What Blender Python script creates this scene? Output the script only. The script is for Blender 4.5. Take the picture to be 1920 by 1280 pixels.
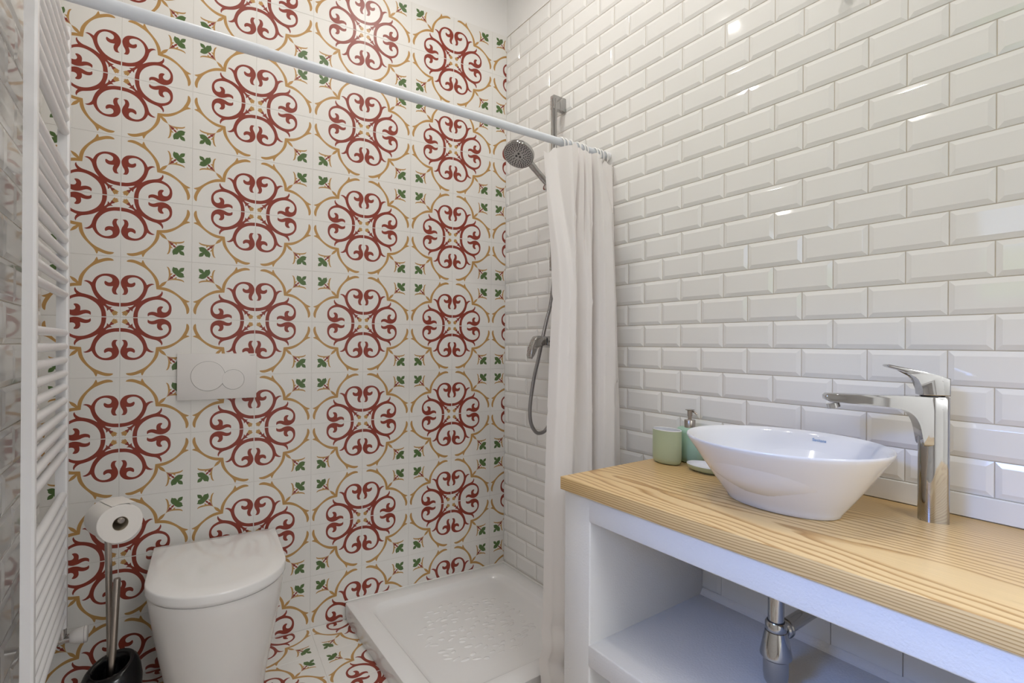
import bpy, bmesh, math, random
from math import sin, cos, pi, tan, sqrt, atan2
from mathutils import Vector, Matrix
from mathutils.geometry import tessellate_polygon
random.seed(7)
for o in list(bpy.data.objects):
    bpy.data.objects.remove(o)
scene = bpy.context.scene
COL = scene.collection

# ------------------------------------------------------------------ camera
TH = 0.0747                        # the tiled back wall is 4.3 degrees out of square
CT, ST = cos(TH), sin(TH)
BDIR = Vector((-CT, ST, 0))        # along the back wall, to the left
BN = Vector((ST, CT, 0))           # away from the room
CAMP = Vector((-1.3783, -2.0106, 1.1243))
YAW, PIT, ROLL, FPX, CYPX = 0.6149, 0.0005, 0.0062, 947.87, 643.27
fw = Vector((sin(YAW), cos(YAW), 0)); rt = Vector((cos(YAW), -sin(YAW), 0)); up = Vector((0, 0, 1))
FW = fw * cos(PIT) + up * sin(PIT); up2 = up * cos(PIT) - fw * sin(PIT)
RT = rt * cos(ROLL) + up2 * sin(ROLL); UP = up2 * cos(ROLL) - rt * sin(ROLL)
cam_d = bpy.data.cameras.new('camera')
cam = bpy.data.objects.new('camera', cam_d); COL.objects.link(cam)
cam_d.sensor_width = 36; cam_d.lens = 36 * FPX / 1920
cam_d.shift_y = (CYPX - 640) / 1920
cam_d.clip_start = 0.02
cam.matrix_world = Matrix(((RT.x, UP.x, -FW.x, CAMP.x), (RT.y, UP.y, -FW.y, CAMP.y), (RT.z, UP.z, -FW.z, CAMP.z), (0, 0, 0, 1)))
scene.camera = cam
def proj(P):
    d = Vector(P) - CAMP; w = d.dot(FW)
    return 960 + FPX * d.dot(RT) / w, CYPX - FPX * d.dot(UP) / w, w

# ------------------------------------------------------------------ view, world, light
vs = scene.view_settings
vs.view_transform = 'Standard'; vs.look = 'None'; vs.gamma = 1; vs.use_curve_mapping = False
vs.exposure = -1.1
world = bpy.data.worlds.new('world'); scene.world = world; world.use_nodes = True
bg = world.node_tree.nodes['Background']
bg.inputs[0].default_value = (0.55, 0.70, 1.0, 1); bg.inputs[1].default_value = 8.0

def area(name, loc, target, sx, sy, energy, col, shape='RECTANGLE', spread=pi):
    l = bpy.data.lights.new(name, 'AREA'); l.shape = shape; l.size = sx
    if shape in ('RECTANGLE', 'ELLIPSE'): l.size_y = sy
    l.energy = energy; l.color = col; l.spread = spread
    o = bpy.data.objects.new(name, l); COL.objects.link(o); o.location = loc
    o.rotation_euler = (Vector(target) - Vector(loc)).to_track_quat('-Z', 'Y').to_euler()
    return o
# daylight: a patch of open sky above the hedge, coming in through the small window
area('sky_light', (-3.3, -1.15, 2.66), (-0.3, -1.8, 0.85), 1.2, 0.8, 400, (0.16, 0.36, 1.0))
# added fill lamp in an unseen hall, brightens the room through the doorway
area('hall_fill_light', (-0.9, -3.5, 2.5), (-0.9, -3.45, 0), 0.9, 0.9, 125, (0.92, 0.955, 1.0))
CEIL_Z = 2.9
SPOTS = [(-1.2, -0.42), (-0.55, -0.62), (-0.85, -1.2), (-0.5, -1.55)]
SPOT_W = [4.8, 10.6, 9.1, 8.8]

# ------------------------------------------------------------------ materials
def mat(name, col, rough=0.5, metal=0.0, spec=0.5, coat=0.0):
    m = bpy.data.materials.new(name); m.use_nodes = True
    b = m.node_tree.nodes['Principled BSDF']
    b.inputs['Base Color'].default_value = (*col, 1); b.inputs['Roughness'].default_value = rough
    b.inputs['Metallic'].default_value = metal; b.inputs['Specular IOR Level'].default_value = spec
    b.inputs['Coat Weight'].default_value = coat
    return m
def nodes(m): return m.node_tree.nodes, m.node_tree.links, m.node_tree.nodes['Principled BSDF']
def add_bump(m, scale, strength, dist=0.002, detail=3, coord='Object', rough=0.5):
    n, l, b = nodes(m)
    tc = n.new('ShaderNodeTexCoord'); nz = n.new('ShaderNodeTexNoise'); bp = n.new('ShaderNodeBump')
    nz.inputs['Scale'].default_value = scale; nz.inputs['Detail'].default_value = detail; nz.inputs['Roughness'].default_value = rough
    bp.inputs['Strength'].default_value = strength; bp.inputs['Distance'].default_value = dist
    l.new(tc.outputs[coord], nz.inputs['Vector']); l.new(nz.outputs['Fac'], bp.inputs['Height']); l.new(bp.outputs[0], b.inputs['Normal'])
    return nz
def add_mottle(m, c1, c2, scale, detail=4, rough_in=None):
    n, l, b = nodes(m)
    tc = n.new('ShaderNodeTexCoord'); nz = n.new('ShaderNodeTexNoise'); mx = n.new('ShaderNodeMix'); mx.data_type = 'RGBA'
    nz.inputs['Scale'].default_value = scale; nz.inputs['Detail'].default_value = detail
    mx.inputs[6].default_value = (*c1, 1); mx.inputs[7].default_value = (*c2, 1)
    l.new(tc.outputs['Object'], nz.inputs['Vector']); l.new(nz.outputs['Fac'], mx.inputs[0]); l.new(mx.outputs[2], b.inputs['Base Color'])

M = {}
M['metro'] = mat('white_glazed_tile', (0.835, 0.825, 0.80), 0.06, spec=0.5)
add_bump(M['metro'], 18, 0.05, 0.0015, 1)
M['grout'] = mat('beige_grout', (0.50, 0.44, 0.34), 0.9)
add_mottle(M['grout'], (0.52, 0.46, 0.37), (0.68, 0.62, 0.53), 60)
M['tile_white'] = mat('cream_tile', (0.78, 0.76, 0.71), 0.38, spec=0.4)
add_mottle(M['tile_white'], (0.765, 0.75, 0.715), (0.80, 0.785, 0.75), 8)
M['tile_red'] = mat('brick_red_print', (0.245, 0.040, 0.022), 0.38, spec=0.4)
add_mottle(M['tile_red'], (0.215, 0.033, 0.019), (0.285, 0.048, 0.027), 25)
M['tile_gold'] = mat('ochre_print', (0.47, 0.265, 0.085), 0.38, spec=0.4)
add_mottle(M['tile_gold'], (0.44, 0.245, 0.075), (0.50, 0.29, 0.10), 25)
M['tile_green'] = mat('leaf_green_print', (0.085, 0.15, 0.045), 0.38, spec=0.4)
M['tile_grout'] = mat('pale_grout', (0.66, 0.63, 0.57), 0.9)
add_mottle(M['tile_grout'], (0.66, 0.64, 0.605), (0.74, 0.72, 0.685), 80)
M['plaster'] = mat('white_plaster', (0.80, 0.79, 0.77), 0.85, spec=0.2)
add_bump(M['plaster'], 190, 0.7, 0.0014, 4)
M['wallpaint'] = mat('white_wall_paint', (0.82, 0.81, 0.79), 0.8, spec=0.2)
add_bump(M['wallpaint'], 40, 0.12, 0.001, 3)
M['ceramic'] = mat('white_ceramic', (0.775, 0.775, 0.78), 0.10, spec=0.45)
add_bump(M['ceramic'], 6, 0.02, 0.001, 1)
M['toilet'] = mat('toilet_ceramic', (0.79, 0.77, 0.745), 0.05, spec=0.5)
add_bump(M['toilet'], 8, 0.02, 0.001, 1)
M['lid'] = mat('toilet_lid_plastic', (0.83, 0.82, 0.805), 0.09, spec=0.5)
add_bump(M['lid'], 12, 0.01, 0.001, 1)
M['tray'] = mat('white_acrylic', (0.84, 0.835, 0.83), 0.14, spec=0.5)
add_bump(M['tray'], 30, 0.05, 0.001, 2)
M['plastic'] = mat('white_plastic', (0.76, 0.735, 0.71), 0.35, spec=0.4)
add_bump(M['plastic'], 90, 0.03, 0.0005, 2)
M['enamel'] = mat('white_enamel', (0.82, 0.82, 0.83), 0.22, spec=0.5)
add_bump(M['enamel'], 60, 0.03, 0.0005, 2)
M['rod'] = mat('white_rod_paint', (0.70, 0.735, 0.78), 0.35, spec=0.4)
add_bump(M['rod'], 60, 0.03, 0.0005, 2)
M['chrome'] = mat('polished_chrome', (0.45, 0.445, 0.44), 0.05, 1.0)
add_bump(M['chrome'], 15, 0.02, 0.0005, 1)
M['steel'] = mat('brushed_steel', (0.42, 0.38, 0.34), 0.28, 1.0)
add_bump(M['steel'], 120, 0.05, 0.0005, 2)
M['hose'] = mat('grey_metal_hose', (0.30, 0.29, 0.29), 0.35, 0.85)
def ribbed(m, scale):
    n, l, b = nodes(m); tc = n.new('ShaderNodeTexCoord'); w = n.new('ShaderNodeTexWave'); bp = n.new('ShaderNodeBump')
    w.bands_direction = 'Z'; w.inputs['Scale'].default_value = scale; bp.inputs['Strength'].default_value = 0.5; bp.inputs['Distance'].default_value = 0.001
    l.new(tc.outputs['Object'], w.inputs['Vector']); l.new(w.outputs['Fac'], bp.inputs['Height']); l.new(bp.outputs[0], b.inputs['Normal'])
ribbed(M['hose'], 90)
M['brass'] = mat('aged_brass', (0.20, 0.15, 0.06), 0.10, 1.0)
add_bump(M['brass'], 40, 0.05, 0.0005, 2)
M['black'] = mat('black_plastic', (0.006, 0.006, 0.007), 0.18, spec=0.5)
add_bump(M['black'], 50, 0.03, 0.0005, 2)
M['darkgrey'] = mat('dark_rubber', (0.05, 0.045, 0.045), 0.5)
add_bump(M['darkgrey'], 50, 0.05, 0.0005, 2)
M['nozzle'] = mat('grey_nozzle_face', (0.55, 0.55, 0.56), 0.15, 0.9)
add_bump(M['nozzle'], 50, 0.1, 0.0005, 2)
M['paper'] = mat('toilet_paper', (0.80, 0.77, 0.73), 0.95, spec=0.1)
add_bump(M['paper'], 300, 0.3, 0.0006, 3)
M['card'] = mat('cardboard_core', (0.42, 0.36, 0.27), 0.95, spec=0.1)
add_bump(M['card'], 200, 0.2, 0.0006, 3)
M['green_cup'] = mat('sage_green_glaze', (0.46, 0.53, 0.34), 0.42, spec=0.4)
add_bump(M['green_cup'], 120, 0.03, 0.0005, 2)
M['green_pump'] = mat('mint_green_glaze', (0.36, 0.54, 0.42), 0.42, spec=0.4)
add_bump(M['green_pump'], 120, 0.03, 0.0005, 2)
M['ink_blue'] = mat('blue_print', (0.22, 0.36, 0.60), 0.3)
add_mottle(M['ink_blue'], (0.20, 0.34, 0.57), (0.25, 0.39, 0.63), 300)
M['ink_grey'] = mat('grey_print', (0.22, 0.20, 0.19), 0.4)
add_mottle(M['ink_grey'], (0.20, 0.18, 0.17), (0.25, 0.23, 0.22), 300)
M['caulk'] = mat('white_caulk', (0.80, 0.79, 0.76), 0.4)
add_bump(M['caulk'], 60, 0.1, 0.001, 2)
M['hedge'] = mat('hedge_leaves', (0.30, 0.46, 0.14), 0.8)
add_mottle(M['hedge'], (0.30, 0.50, 0.12), (0.58, 0.74, 0.30), 9)
M['lampglass'] = mat('lamp_lens', (1, 0.9, 0.75), 0.5)
nodes(M['lampglass'])[2].inputs['Emission Color'].default_value = (1.0, 0.86, 0.68, 1)
nodes(M['lampglass'])[2].inputs['Emission Strength'].default_value = 6.0

# curtain: white vinyl, a little translucent
mc = mat('white_vinyl_curtain', (0.93, 0.90, 0.875), 0.45, spec=0.35); M['curtain'] = mc
n, l, b = nodes(mc)
nz = add_bump(mc, 14, 0.08, 0.006, 3, rough=0.4)
tr = n.new('ShaderNodeBsdfTranslucent'); tr.inputs[0].default_value = (0.92, 0.88, 0.86, 1)
mx = n.new('ShaderNodeMixShader'); mx.inputs[0].default_value = 0.2
l.new(b.outputs[0], mx.inputs[1]); l.new(tr.outputs[0], mx.inputs[2]); l.new(mx.outputs[0], n['Material Output'].inputs[0])

# window glass: thin sheet that lets light straight through and mirrors a little
mg = bpy.data.materials.new('window_glass'); mg.use_nodes = True; n = mg.node_tree.nodes; l = mg.node_tree.links
n.remove(n['Principled BSDF']); t_ = n.new('ShaderNodeBsdfTransparent'); g_ = n.new('ShaderNodeBsdfGlossy'); g_.inputs['Roughness'].default_value = 0.02
f_ = n.new('ShaderNodeFresnel'); f_.inputs[0].default_value = 1.35; x_ = n.new('ShaderNodeMixShader')
l.new(f_.outputs[0], x_.inputs[0]); l.new(t_.outputs[0], x_.inputs[1]); l.new(g_.outputs[0], x_.inputs[2]); l.new(x_.outputs[0], n['Material Output'].inputs[0])
M['glass'] = mg

# pine worktop: growth rings of a log lying along the worktop
mw = mat('oiled_pine', (0.7, 0.5, 0.26), 0.34, spec=0.4); M['wood'] = mw
n, l, b = nodes(mw)
tc = n.new('ShaderNodeTexCoord')
def math_(op, a, b2=None):
    m = n.new('ShaderNodeMath'); m.operation = op
    for i, v in enumerate((a, b2)):
        if v is None: continue
        if isinstance(v, (int, float)): m.inputs[i].default_value = v
        else: l.new(v, m.inputs[i])
    return m.outputs[0]
mp = n.new('ShaderNodeMapping'); mp.inputs['Scale'].default_value = (4.5, 1.35, 4.5)
l.new(tc.outputs['Object'], mp.inputs['Vector'])
w1 = n.new('ShaderNodeTexNoise'); w1.inputs['Scale'].default_value = 1.0; w1.inputs['Detail'].default_value = 2.0
l.new(mp.outputs[0], w1.inputs['Vector'])
mp2 = n.new('ShaderNodeMapping'); mp2.inputs['Scale'].default_value = (26, 4.5, 26)
l.new(tc.outputs['Object'], mp2.inputs['Vector'])
w2 = n.new('ShaderNodeTexNoise'); w2.inputs['Scale'].default_value = 1.0; w2.inputs['Detail'].default_value = 3.0
l.new(mp2.outputs[0], w2.inputs['Vector'])
sep = n.new('ShaderNodeSeparateXYZ'); l.new(tc.outputs['Object'], sep.inputs[0])
dx = math_('ADD', sep.outputs[0], 0.375)
dz = math_('ADD', sep.outputs[2], 0.085)
r2 = math_('SQRT', math_('ADD', math_('MULTIPLY', math_('MULTIPLY', dx, dx), 0.22), math_('MULTIPLY', dz, dz)))
r3 = math_('ADD', r2, math_('MULTIPLY', math_('SUBTRACT', w1.outputs['Fac'], 0.5), 0.040))
r4 = math_('ADD', r3, math_('MULTIPLY', math_('SUBTRACT', w2.outputs['Fac'], 0.5), 0.005))
r5 = math_('ADD', r4, math_('MULTIPLY', sep.outputs[1], 0.012))
ph = math_('FRACT', math_('MULTIPLY', r5, 235.0))
rp = n.new('ShaderNodeValToRGB')
e = rp.color_ramp.elements
e[0].position = 0.0; e[0].color = (0.77, 0.55, 0.265, 1)
e[1].position = 1.0; e[1].color = (0.75, 0.53, 0.25, 1)
for p_, c_ in ((0.50, (0.755, 0.535, 0.255, 1)), (0.72, (0.58, 0.355, 0.14, 1)), (0.86, (0.45, 0.255, 0.09, 1)), (0.95, (0.62, 0.40, 0.17, 1))):
    k = e.new(p_); k.color = c_
l.new(ph, rp.inputs[0])
mp3 = n.new('ShaderNodeMapping'); mp3.inputs['Scale'].default_value = (260, 9, 260); l.new(tc.outputs['Object'], mp3.inputs['Vector'])
w3 = n.new('ShaderNodeTexNoise'); w3.inputs['Scale'].default_value = 1.0; w3.inputs['Detail'].default_value = 2; l.new(mp3.outputs[0], w3.inputs['Vector'])
hs = n.new('ShaderNodeHueSaturation'); l.new(rp.outputs[0], hs.inputs['Color'])
l.new(math_('ADD', 0.93, math_('MULTIPLY', w3.outputs['Fac'], 0.16)), hs.inputs['Value'])
l.new(hs.outputs[0], b.inputs['Base Color'])
bp = n.new('ShaderNodeBump'); bp.inputs['Strength'].default_value = 0.08; bp.inputs['Distance'].default_value = 0.001
l.new(ph, bp.inputs['Height']); l.new(bp.outputs[0], b.inputs['Normal'])

# ------------------------------------------------------------------ helpers
def obj(name, bm, m, parent=None, smooth=False, loc=None, bevel=None):
    me = bpy.data.meshes.new(name)
    bmesh.ops.recalc_face_normals(bm, faces=bm.faces)
    bm.to_mesh(me); bm.free()
    if smooth:
        me.shade_smooth()
        try: me.set_sharp_from_angle(angle=math.radians(smooth if smooth is not True else 40))
        except Exception: pass
    for mm in (m if isinstance(m, (list, tuple)) else [m]): me.materials.append(M[mm])
    o = bpy.data.objects.new(name, me); COL.objects.link(o)
    if parent: o.parent = parent
    if loc: o.location = loc
    return o
def tag(o, label, cat, group=None):
    o['label'] = label; o['category'] = cat
    if group: o['group'] = group
    return o
def empty(name, loc, label=None, cat=None, rotz=0):
    o = bpy.data.objects.new(name, None); COL.objects.link(o); o.location = loc; o.rotation_euler = (0, 0, rotz)
    o.empty_display_size = 0.05
    if label: tag(o, label, cat)
    return o
def struct(o): o['kind'] = 'structure'; return o
def box(bm, a, b):
    r = bmesh.ops.create_cube(bm, size=1)
    for v in r['verts']:
        v.co = Vector(((a[i] + b[i]) / 2 + v.co[i] * (b[i] - a[i]) for i in range(3)))
    return r['verts']
def bbox_bevel(a, b, w, seg=2):
    bm = bmesh.new(); box(bm, a, b)
    bmesh.ops.bevel(bm, geom=bm.edges[:], offset=w, segments=seg, affect='EDGES', profile=0.5)
    return bm
def loft(bm, loops, cap0=True, cap1=True, close=True):
    rows = [[bm.verts.new(p) for p in lp] for lp in loops]
    n = len(rows[0])
    for a, b in zip(rows, rows[1:]):
        for i in range(n if close else n - 1):
            j = (i + 1) % n
            bm.faces.new((a[i], a[j], b[j], b[i]))
    if cap0: bm.faces.new(rows[0][::-1])
    if cap1: bm.faces.new(rows[-1])
    return rows
def frame_at(t):
    t = t.normalized(); ref = Vector((0, 0, 1)) if abs(t.z) < 0.9 else Vector((1, 0, 0))
    u = t.cross(ref).normalized(); return u, t.cross(u).normalized()
def tube(bm, pts, r, n=12, cap=True):
    pts = [Vector(p) for p in pts]; loops = []; u = None
    for i, p in enumerate(pts):
        t = (pts[min(i + 1, len(pts) - 1)] - pts[max(i - 1, 0)]).normalized()
        if u is None: u, v = frame_at(t)
        else:
            u = (u - t * u.dot(t)).normalized(); v = t.cross(u)
        rr = r[i] if isinstance(r, (list, tuple)) else r
        loops.append([p + (u * cos(2 * pi * k / n) + v * sin(2 * pi * k / n)) * rr for k in range(n)])
    loft(bm, loops, cap, cap)
def lathe(bm, prof, n=32, sx=1.0, sy=1.0, mat4=None):
    """profile of (radius, z); elliptical with sx, sy"""
    loops = []
    for r, z in prof:
        loops.append([Vector((r * sx * cos(2 * pi * k / n), r * sy * sin(2 * pi * k / n), z)) for k in range(n)])
    if mat4 is not None: loops = [[mat4 @ p for p in lp] for lp in loops]
    loft(bm, loops)
def catmull(pts, sub=6, closed=False):
    pts = [Vector(p) for p in pts]; out = []; n = len(pts)
    rng = range(n if closed else n - 1)
    for i in rng:
        p0 = pts[(i - 1) % n] if closed or i > 0 else pts[i]
        p1 = pts[i]; p2 = pts[(i + 1) % n]
        p3 = pts[(i + 2) % n] if closed or i + 2 < n else p2
        for k in range(sub):
            t = k / sub
            out.append(0.5 * ((2 * p1) + (p2 - p0) * t + (2 * p0 - 5 * p1 + 4 * p2 - p3) * t * t + (3 * p1 - p0 - 3 * p2 + p3) * t ** 3))
    if not closed: out.append(pts[-1])
    return out
def extrude_profile(bm, prof2d, half_w, origin, d, bev=0.0, seg=2):
    """polygon in the plane (d, z) given thickness across"""
    d = Vector(d).normalized(); s = Vector((-d.y, d.x, 0))
    hw = half_w if callable(half_w) else (lambda r: half_w)
    a = [bm.verts.new(Vector(origin) + d * r + Vector((0, 0, z)) - s * hw(r)) for r, z in prof2d]
    c = [bm.verts.new(Vector(origin) + d * r + Vector((0, 0, z)) + s * hw(r)) for r, z in prof2d]
    f = [bm.faces.new(a), bm.faces.new(c[::-1])]
    n = len(a)
    for i in range(n): bm.faces.new((a[i], a[(i + 1) % n], c[(i + 1) % n], c[i]))
    if bev:
        ed = [e for ff in f for e in ff.edges]
        bmesh.ops.bevel(bm, geom=ed, offset=bev, segments=seg, affect='EDGES', profile=0.5, clamp_overlap=True)
def text_mesh(name, body, size, m, matrix, parent, weight=0.0):
    cu = bpy.data.curves.new(name, 'FONT'); cu.body = body; cu.size = size; cu.extrude = 0.0001; cu.offset = weight
    cu.align_x = 'CENTER'; cu.align_y = 'CENTER'
    t = bpy.data.objects.new(name + '_src', cu); COL.objects.link(t)
    bpy.context.view_layer.update()
    dg = bpy.context.evaluated_depsgraph_get()
    me = bpy.data.meshes.new_from_object(t.evaluated_get(dg)); me.materials.clear(); me.materials.append(M[m])
    bpy.data.objects.remove(t)
    o = bpy.data.objects.new(name, me); COL.objects.link(o); o.parent = parent; o.matrix_local = matrix
    return o

# ------------------------------------------------------------------ patterned tile (20 x 20 cm, a quarter of the medallion)
TS = 0.2
Q00, Q10, Q01, Q11 = (57, 1208), (1440, 1240), (60, 45), (1445, 130)
def homography():
    import numpy as np
    A = []; B = []
    for (x, y), (s, t) in ((Q00, (0, 0)), (Q10, (1, 0)), (Q01, (0, 1)), (Q11, (1, 1))):
        A.append([x, y, 1, 0, 0, 0, -s * x, -s * y]); B.append(s)
        A.append([0, 0, 0, x, y, 1, -t * x, -t * y]); B.append(t)
    return np.linalg.solve(np.array(A, float), np.array(B, float))
HM = homography()
def st(p):
    x, y = p; w = HM[6] * x + HM[7] * y + 1
    return ((HM[0] * x + HM[1] * y + HM[2]) / w, (HM[3] * x + HM[4] * y + HM[5]) / w)
HALF = {
 'tile_red': [
  [(460, 893), (500, 850), (540, 795), (575, 715), (595, 655), (625, 615), (670, 585), (725, 573), (680, 556), (625, 562), (575, 583),
   (550, 535), (510, 480), (450, 435), (380, 405), (300, 393), (225, 395), (160, 412), (105, 455), (75, 510), (72, 560), (90, 620), (120, 670), (132, 710),
   (122, 748), (95, 768), (130, 776), (170, 773), (200, 745), (213, 700), (205, 655), (190, 622), (235, 628), (285, 628), (330, 610), (352, 578), (350, 545), (332, 535),
   (300, 550), (265, 558), (225, 545), (207, 515), (210, 480), (240, 455), (290, 440), (350, 440), (410, 460), (465, 505), (500, 570), (510, 640), (490, 720), (440, 795),
   (370, 860), (280, 905), (180, 928), (68, 931), (68, 1003), (180, 997), (260, 982), (325, 969), (300, 992), (258, 1013), (200, 1018), (238, 1046), (212, 1062), (180, 1070), (163, 1084), (198, 1102)],
  [(1000, 492), (1040, 402), (1066, 414), (1086, 385), (1120, 370), (1158, 390)],
 ],
 'tile_gold': [
  [(198, 1102), (163, 1084), (125, 1095), (88, 1118), (112, 1132), (98, 1162), (130, 1156)],
  [(765, 668), (753, 620), (745, 560), (725, 490), (690, 420), (640, 350), (580, 290), (510, 240), (430, 200), (350, 165), (270, 145), (210, 138), (178, 128),
   (205, 104), (250, 93), (310, 95), (380, 115), (430, 135), (470, 152), (480, 120), (497, 98), (515, 130), (545, 185), (600, 245), (660, 305), (715, 365),
   (760, 425), (795, 490), (812, 550), (815, 590), (860, 545), (910, 520), (965, 500), (990, 450), (1000, 390), (995, 320), (980, 260), (955, 222), (990, 232), (1015, 265),
   (1030, 310), (1034, 352), (1077, 352), (1056, 376), (1036, 398), (1000, 492)],
 ],
 'tile_green': [
  [(1170, 400), (1110, 360), (1075, 320), (1065, 275), (1085, 222), (1112, 238), (1155, 245), (1180, 270), (1192, 297), (1215, 258), (1250, 243), (1312, 250)],
 ],
}
def smooth_path(p):
    n = len(p); out = []
    V = [Vector((a, b)) for a, b in p]
    def corner(i):
        if i == 0 or i == n - 1: return True
        a = (V[i] - V[i - 1]).normalized(); c = (V[i + 1] - V[i]).normalized()
        return a.dot(c) < 0.42
    cs = [corner(i) for i in range(n)]
    for i in range(n - 1):
        p1, p2 = V[i], V[i + 1]
        p0 = V[i - 1] if not cs[i] else p1 - (p2 - p1)
        p3 = V[i + 2] if not cs[i + 1] else p2 + (p2 - p1)
        for k in range(3):
            t = k / 3
            out.append(0.5 * ((2 * p1) + (p2 - p0) * t + (2 * p0 - 5 * p1 + 4 * p2 - p3) * t * t + (3 * p1 - p0 - 3 * p2 + p3) * t ** 3))
    out.append(V[-1]); return out
def pattern_tile_bm(rot=0, clip_x=None):
    bm = bmesh.new(); g = 0.0009; h = TS / 2 - g; th = 0.006; c = 0.0006
    prof = [(h, 0.0), (h, th - c), (h - c, th)]
    loops = [[Vector((a * r, b_ * r, z)) for a, b_ in ((-1, -1), (1, -1), (1, 1), (-1, 1))] for r, z in prof]
    loft(bm, loops)
    for f in bm.faces: f.material_index = 0
    names = ['tile_white', 'tile_red', 'tile_gold', 'tile_green']
    lift = {'tile_red': 0.00010, 'tile_gold': 0.00006, 'tile_green': 0.00014}
    for k, polys in HALF.items():
        for path in polys:
            sp = [Vector(st(p)) for p in path]
            # both ends lie on the diagonal
            for e_ in (0, -1):
                m_ = (sp[e_][0] + sp[e_][1]) / 2; sp[e_] = Vector((m_, m_))
            sp = smooth_path([(v[0], v[1]) for v in sp])
            for mir in (0, 1):
                vs_ = []
                for s, t in sp:
                    if mir: s, t = t, s
                    s = min(max(s, 0.0075), 0.9925); t = min(max(t, 0.0075), 0.9925)
                    vs_.append(Vector(((s - 0.5) * TS, (t - 0.5) * TS, th + lift[k])))
                tri = tessellate_polygon([vs_])
                bv = [bm.verts.new(v) for v in vs_]
                for a, b_, c_ in tri:
                    if len({a, b_, c_}) < 3: continue
                    try: f = bm.faces.new((bv[a], bv[b_], bv[c_]))
                    except ValueError: continue
                    f.normal_update()
                    if f.normal.z < 0: f.normal_flip()
                    f.material_index = names.index(k)
    if rot:
        bmesh.ops.rotate(bm, verts=bm.verts, cent=(0, 0, 0), matrix=Matrix.Rotation(rot * pi / 2, 3, 'Z'))
    if clip_x is not None:
        bmesh.ops.bisect_plane(bm, geom=bm.verts[:] + bm.edges[:] + bm.faces[:], plane_co=(clip_x, 0, 0), plane_no=(1, 0, 0), clear_outer=True)
    return bm
TILEMATS = ['tile_white', 'tile_red', 'tile_gold', 'tile_green']
def mesh_of(bm, name, mats):
    me = bpy.data.meshes.new(name); bm.normal_update(); bm.to_mesh(me); bm.free()
    for m_ in mats: me.materials.append(M[m_])
    return me
PT = mesh_of(pattern_tile_bm(), 'patterned_tile', TILEMATS)
def place(name, me, parent, matrix):
    o = bpy.data.objects.new(name, me); COL.objects.link(o); o.parent = parent; o.matrix_local = matrix
    return o
def basis(o, x, y, z):
    return Matrix(((x[0], y[0], z[0], o[0]), (x[1], y[1], z[1], o[1]), (x[2], y[2], z[2], o[2]), (0, 0, 0, 1)))

# ------------------------------------------------------------------ structure
XL = -1.667; YF = -2.75; TILE_TOP = 2.6025
bkx = XL * 1.0
# back wall: plaster body with a tile face; the face of the tiles is the plane through the corner
TK = 0.006
bm = bmesh.new()
def wall_prism(bm, p0, p1, z0, z1, off0, off1, nrm):
    a = [Vector(p) + nrm * o_ + Vector((0, 0, z)) for p in (p0, p1) for o_ in (off0, off1) for z in (z0, z1)]
    v = [bm.verts.new(q) for q in a]
    for f in ((0, 1, 3, 2), (4, 6, 7, 5), (0, 4, 5, 1), (2, 3, 7, 6), (0, 2, 6, 4), (1, 5, 7, 3)): bm.faces.new([v[i] for i in f])
pR = Vector((0, 0, 0)) - BDIR * 0.15; pL = BDIR * 1.85
wall_prism(bm, pR, pL, 0, TILE_TOP, 0.0007, 0.15, BN)
for f in bm.faces: f.material_index = 0
nf = len(bm.faces)
wall_prism(bm, pR, pL, TILE_TOP, CEIL_Z, 0.002, 0.15, BN)
bm.faces.ensure_lookup_table()
for f in bm.faces[nf:]: f.material_index = 1
wall_back = struct(obj('wall_back', bm, ['tile_grout', 'wallpaint']))
U0 = 1.478; Z0 = 0.0032
CLIP = {}
for k in range(-1, 8):
    for r in range(0, 13):
        uc = U0 - TS * k - TS / 2; zc = Z0 + TS * r + TS / 2
        left_med = (k % 2 == 0); bot_med = (r % 2 == 0)
        rot = 0 if (left_med and bot_med) else 1 if (not left_med and bot_med) else 2 if (not left_med and not bot_med) else 3
        j = random.uniform(-0.0004, 0.0004)
        org = BDIR * uc + Vector((0, 0, zc)) + BN * (TK + j * 0.3)
        R = basis(org, -BDIR, (0, 0, 1), -BN)
        if k == 7:
            if rot not in CLIP: CLIP[rot] = mesh_of(pattern_tile_bm(rot, clip_x=uc - 0.001), 'cut_patterned_tile', TILEMATS)
            place('tile', CLIP[rot], wall_back, R)
        else:
            place('tile', PT, wall_back, R @ Matrix.Rotation(rot * pi / 2, 4, 'Z'))

# floor with the same tiles
bm = bmesh.new(); box(bm, (XL - 0.2, YF - 0.1, -0.12), (0.15, 0.3, -0.0008))
floor = struct(obj('floor', bm, 'tile_grout'))
UF, OF = 0.8776, 0.1892
for k in range(-6, 6):
    for m_ in range(-1, 14):
        # tile between u joints UF+TS*k .. +1 (left), and offsets OF+TS*(m_-1) .. OF+TS*m_
        uc = UF + TS * k + TS / 2; oc = OF + TS * m_ - TS / 2
        P = BDIR * uc - BN * oc
        if P.x < XL - 0.09 or P.x > 0.09 or P.y < YF - 0.09 or oc < 0.05: continue
        if P.x > -0.62 and P.y > -0.62: continue            # under the shower tray
        if P.x > -0.36 and P.y < -1.05: continue            # under the masonry unit
        # leaf corner at even joints: right joint index k (right = smaller u), far joint index m_-1
        right_leaf = (k % 2 == 0); far_leaf = ((m_ - 1) % 2 == 0)
        rot = 0 if (right_leaf and far_leaf) else 1 if (not right_leaf and far_leaf) else 2 if (not right_leaf and not far_leaf) else 3
        R = basis(P + Vector((0, 0, -TK)), -BDIR, BN, (0, 0, 1))
        place('tile', PT, floor, R @ Matrix.Rotation(rot * pi / 2, 4, 'Z'))

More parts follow.
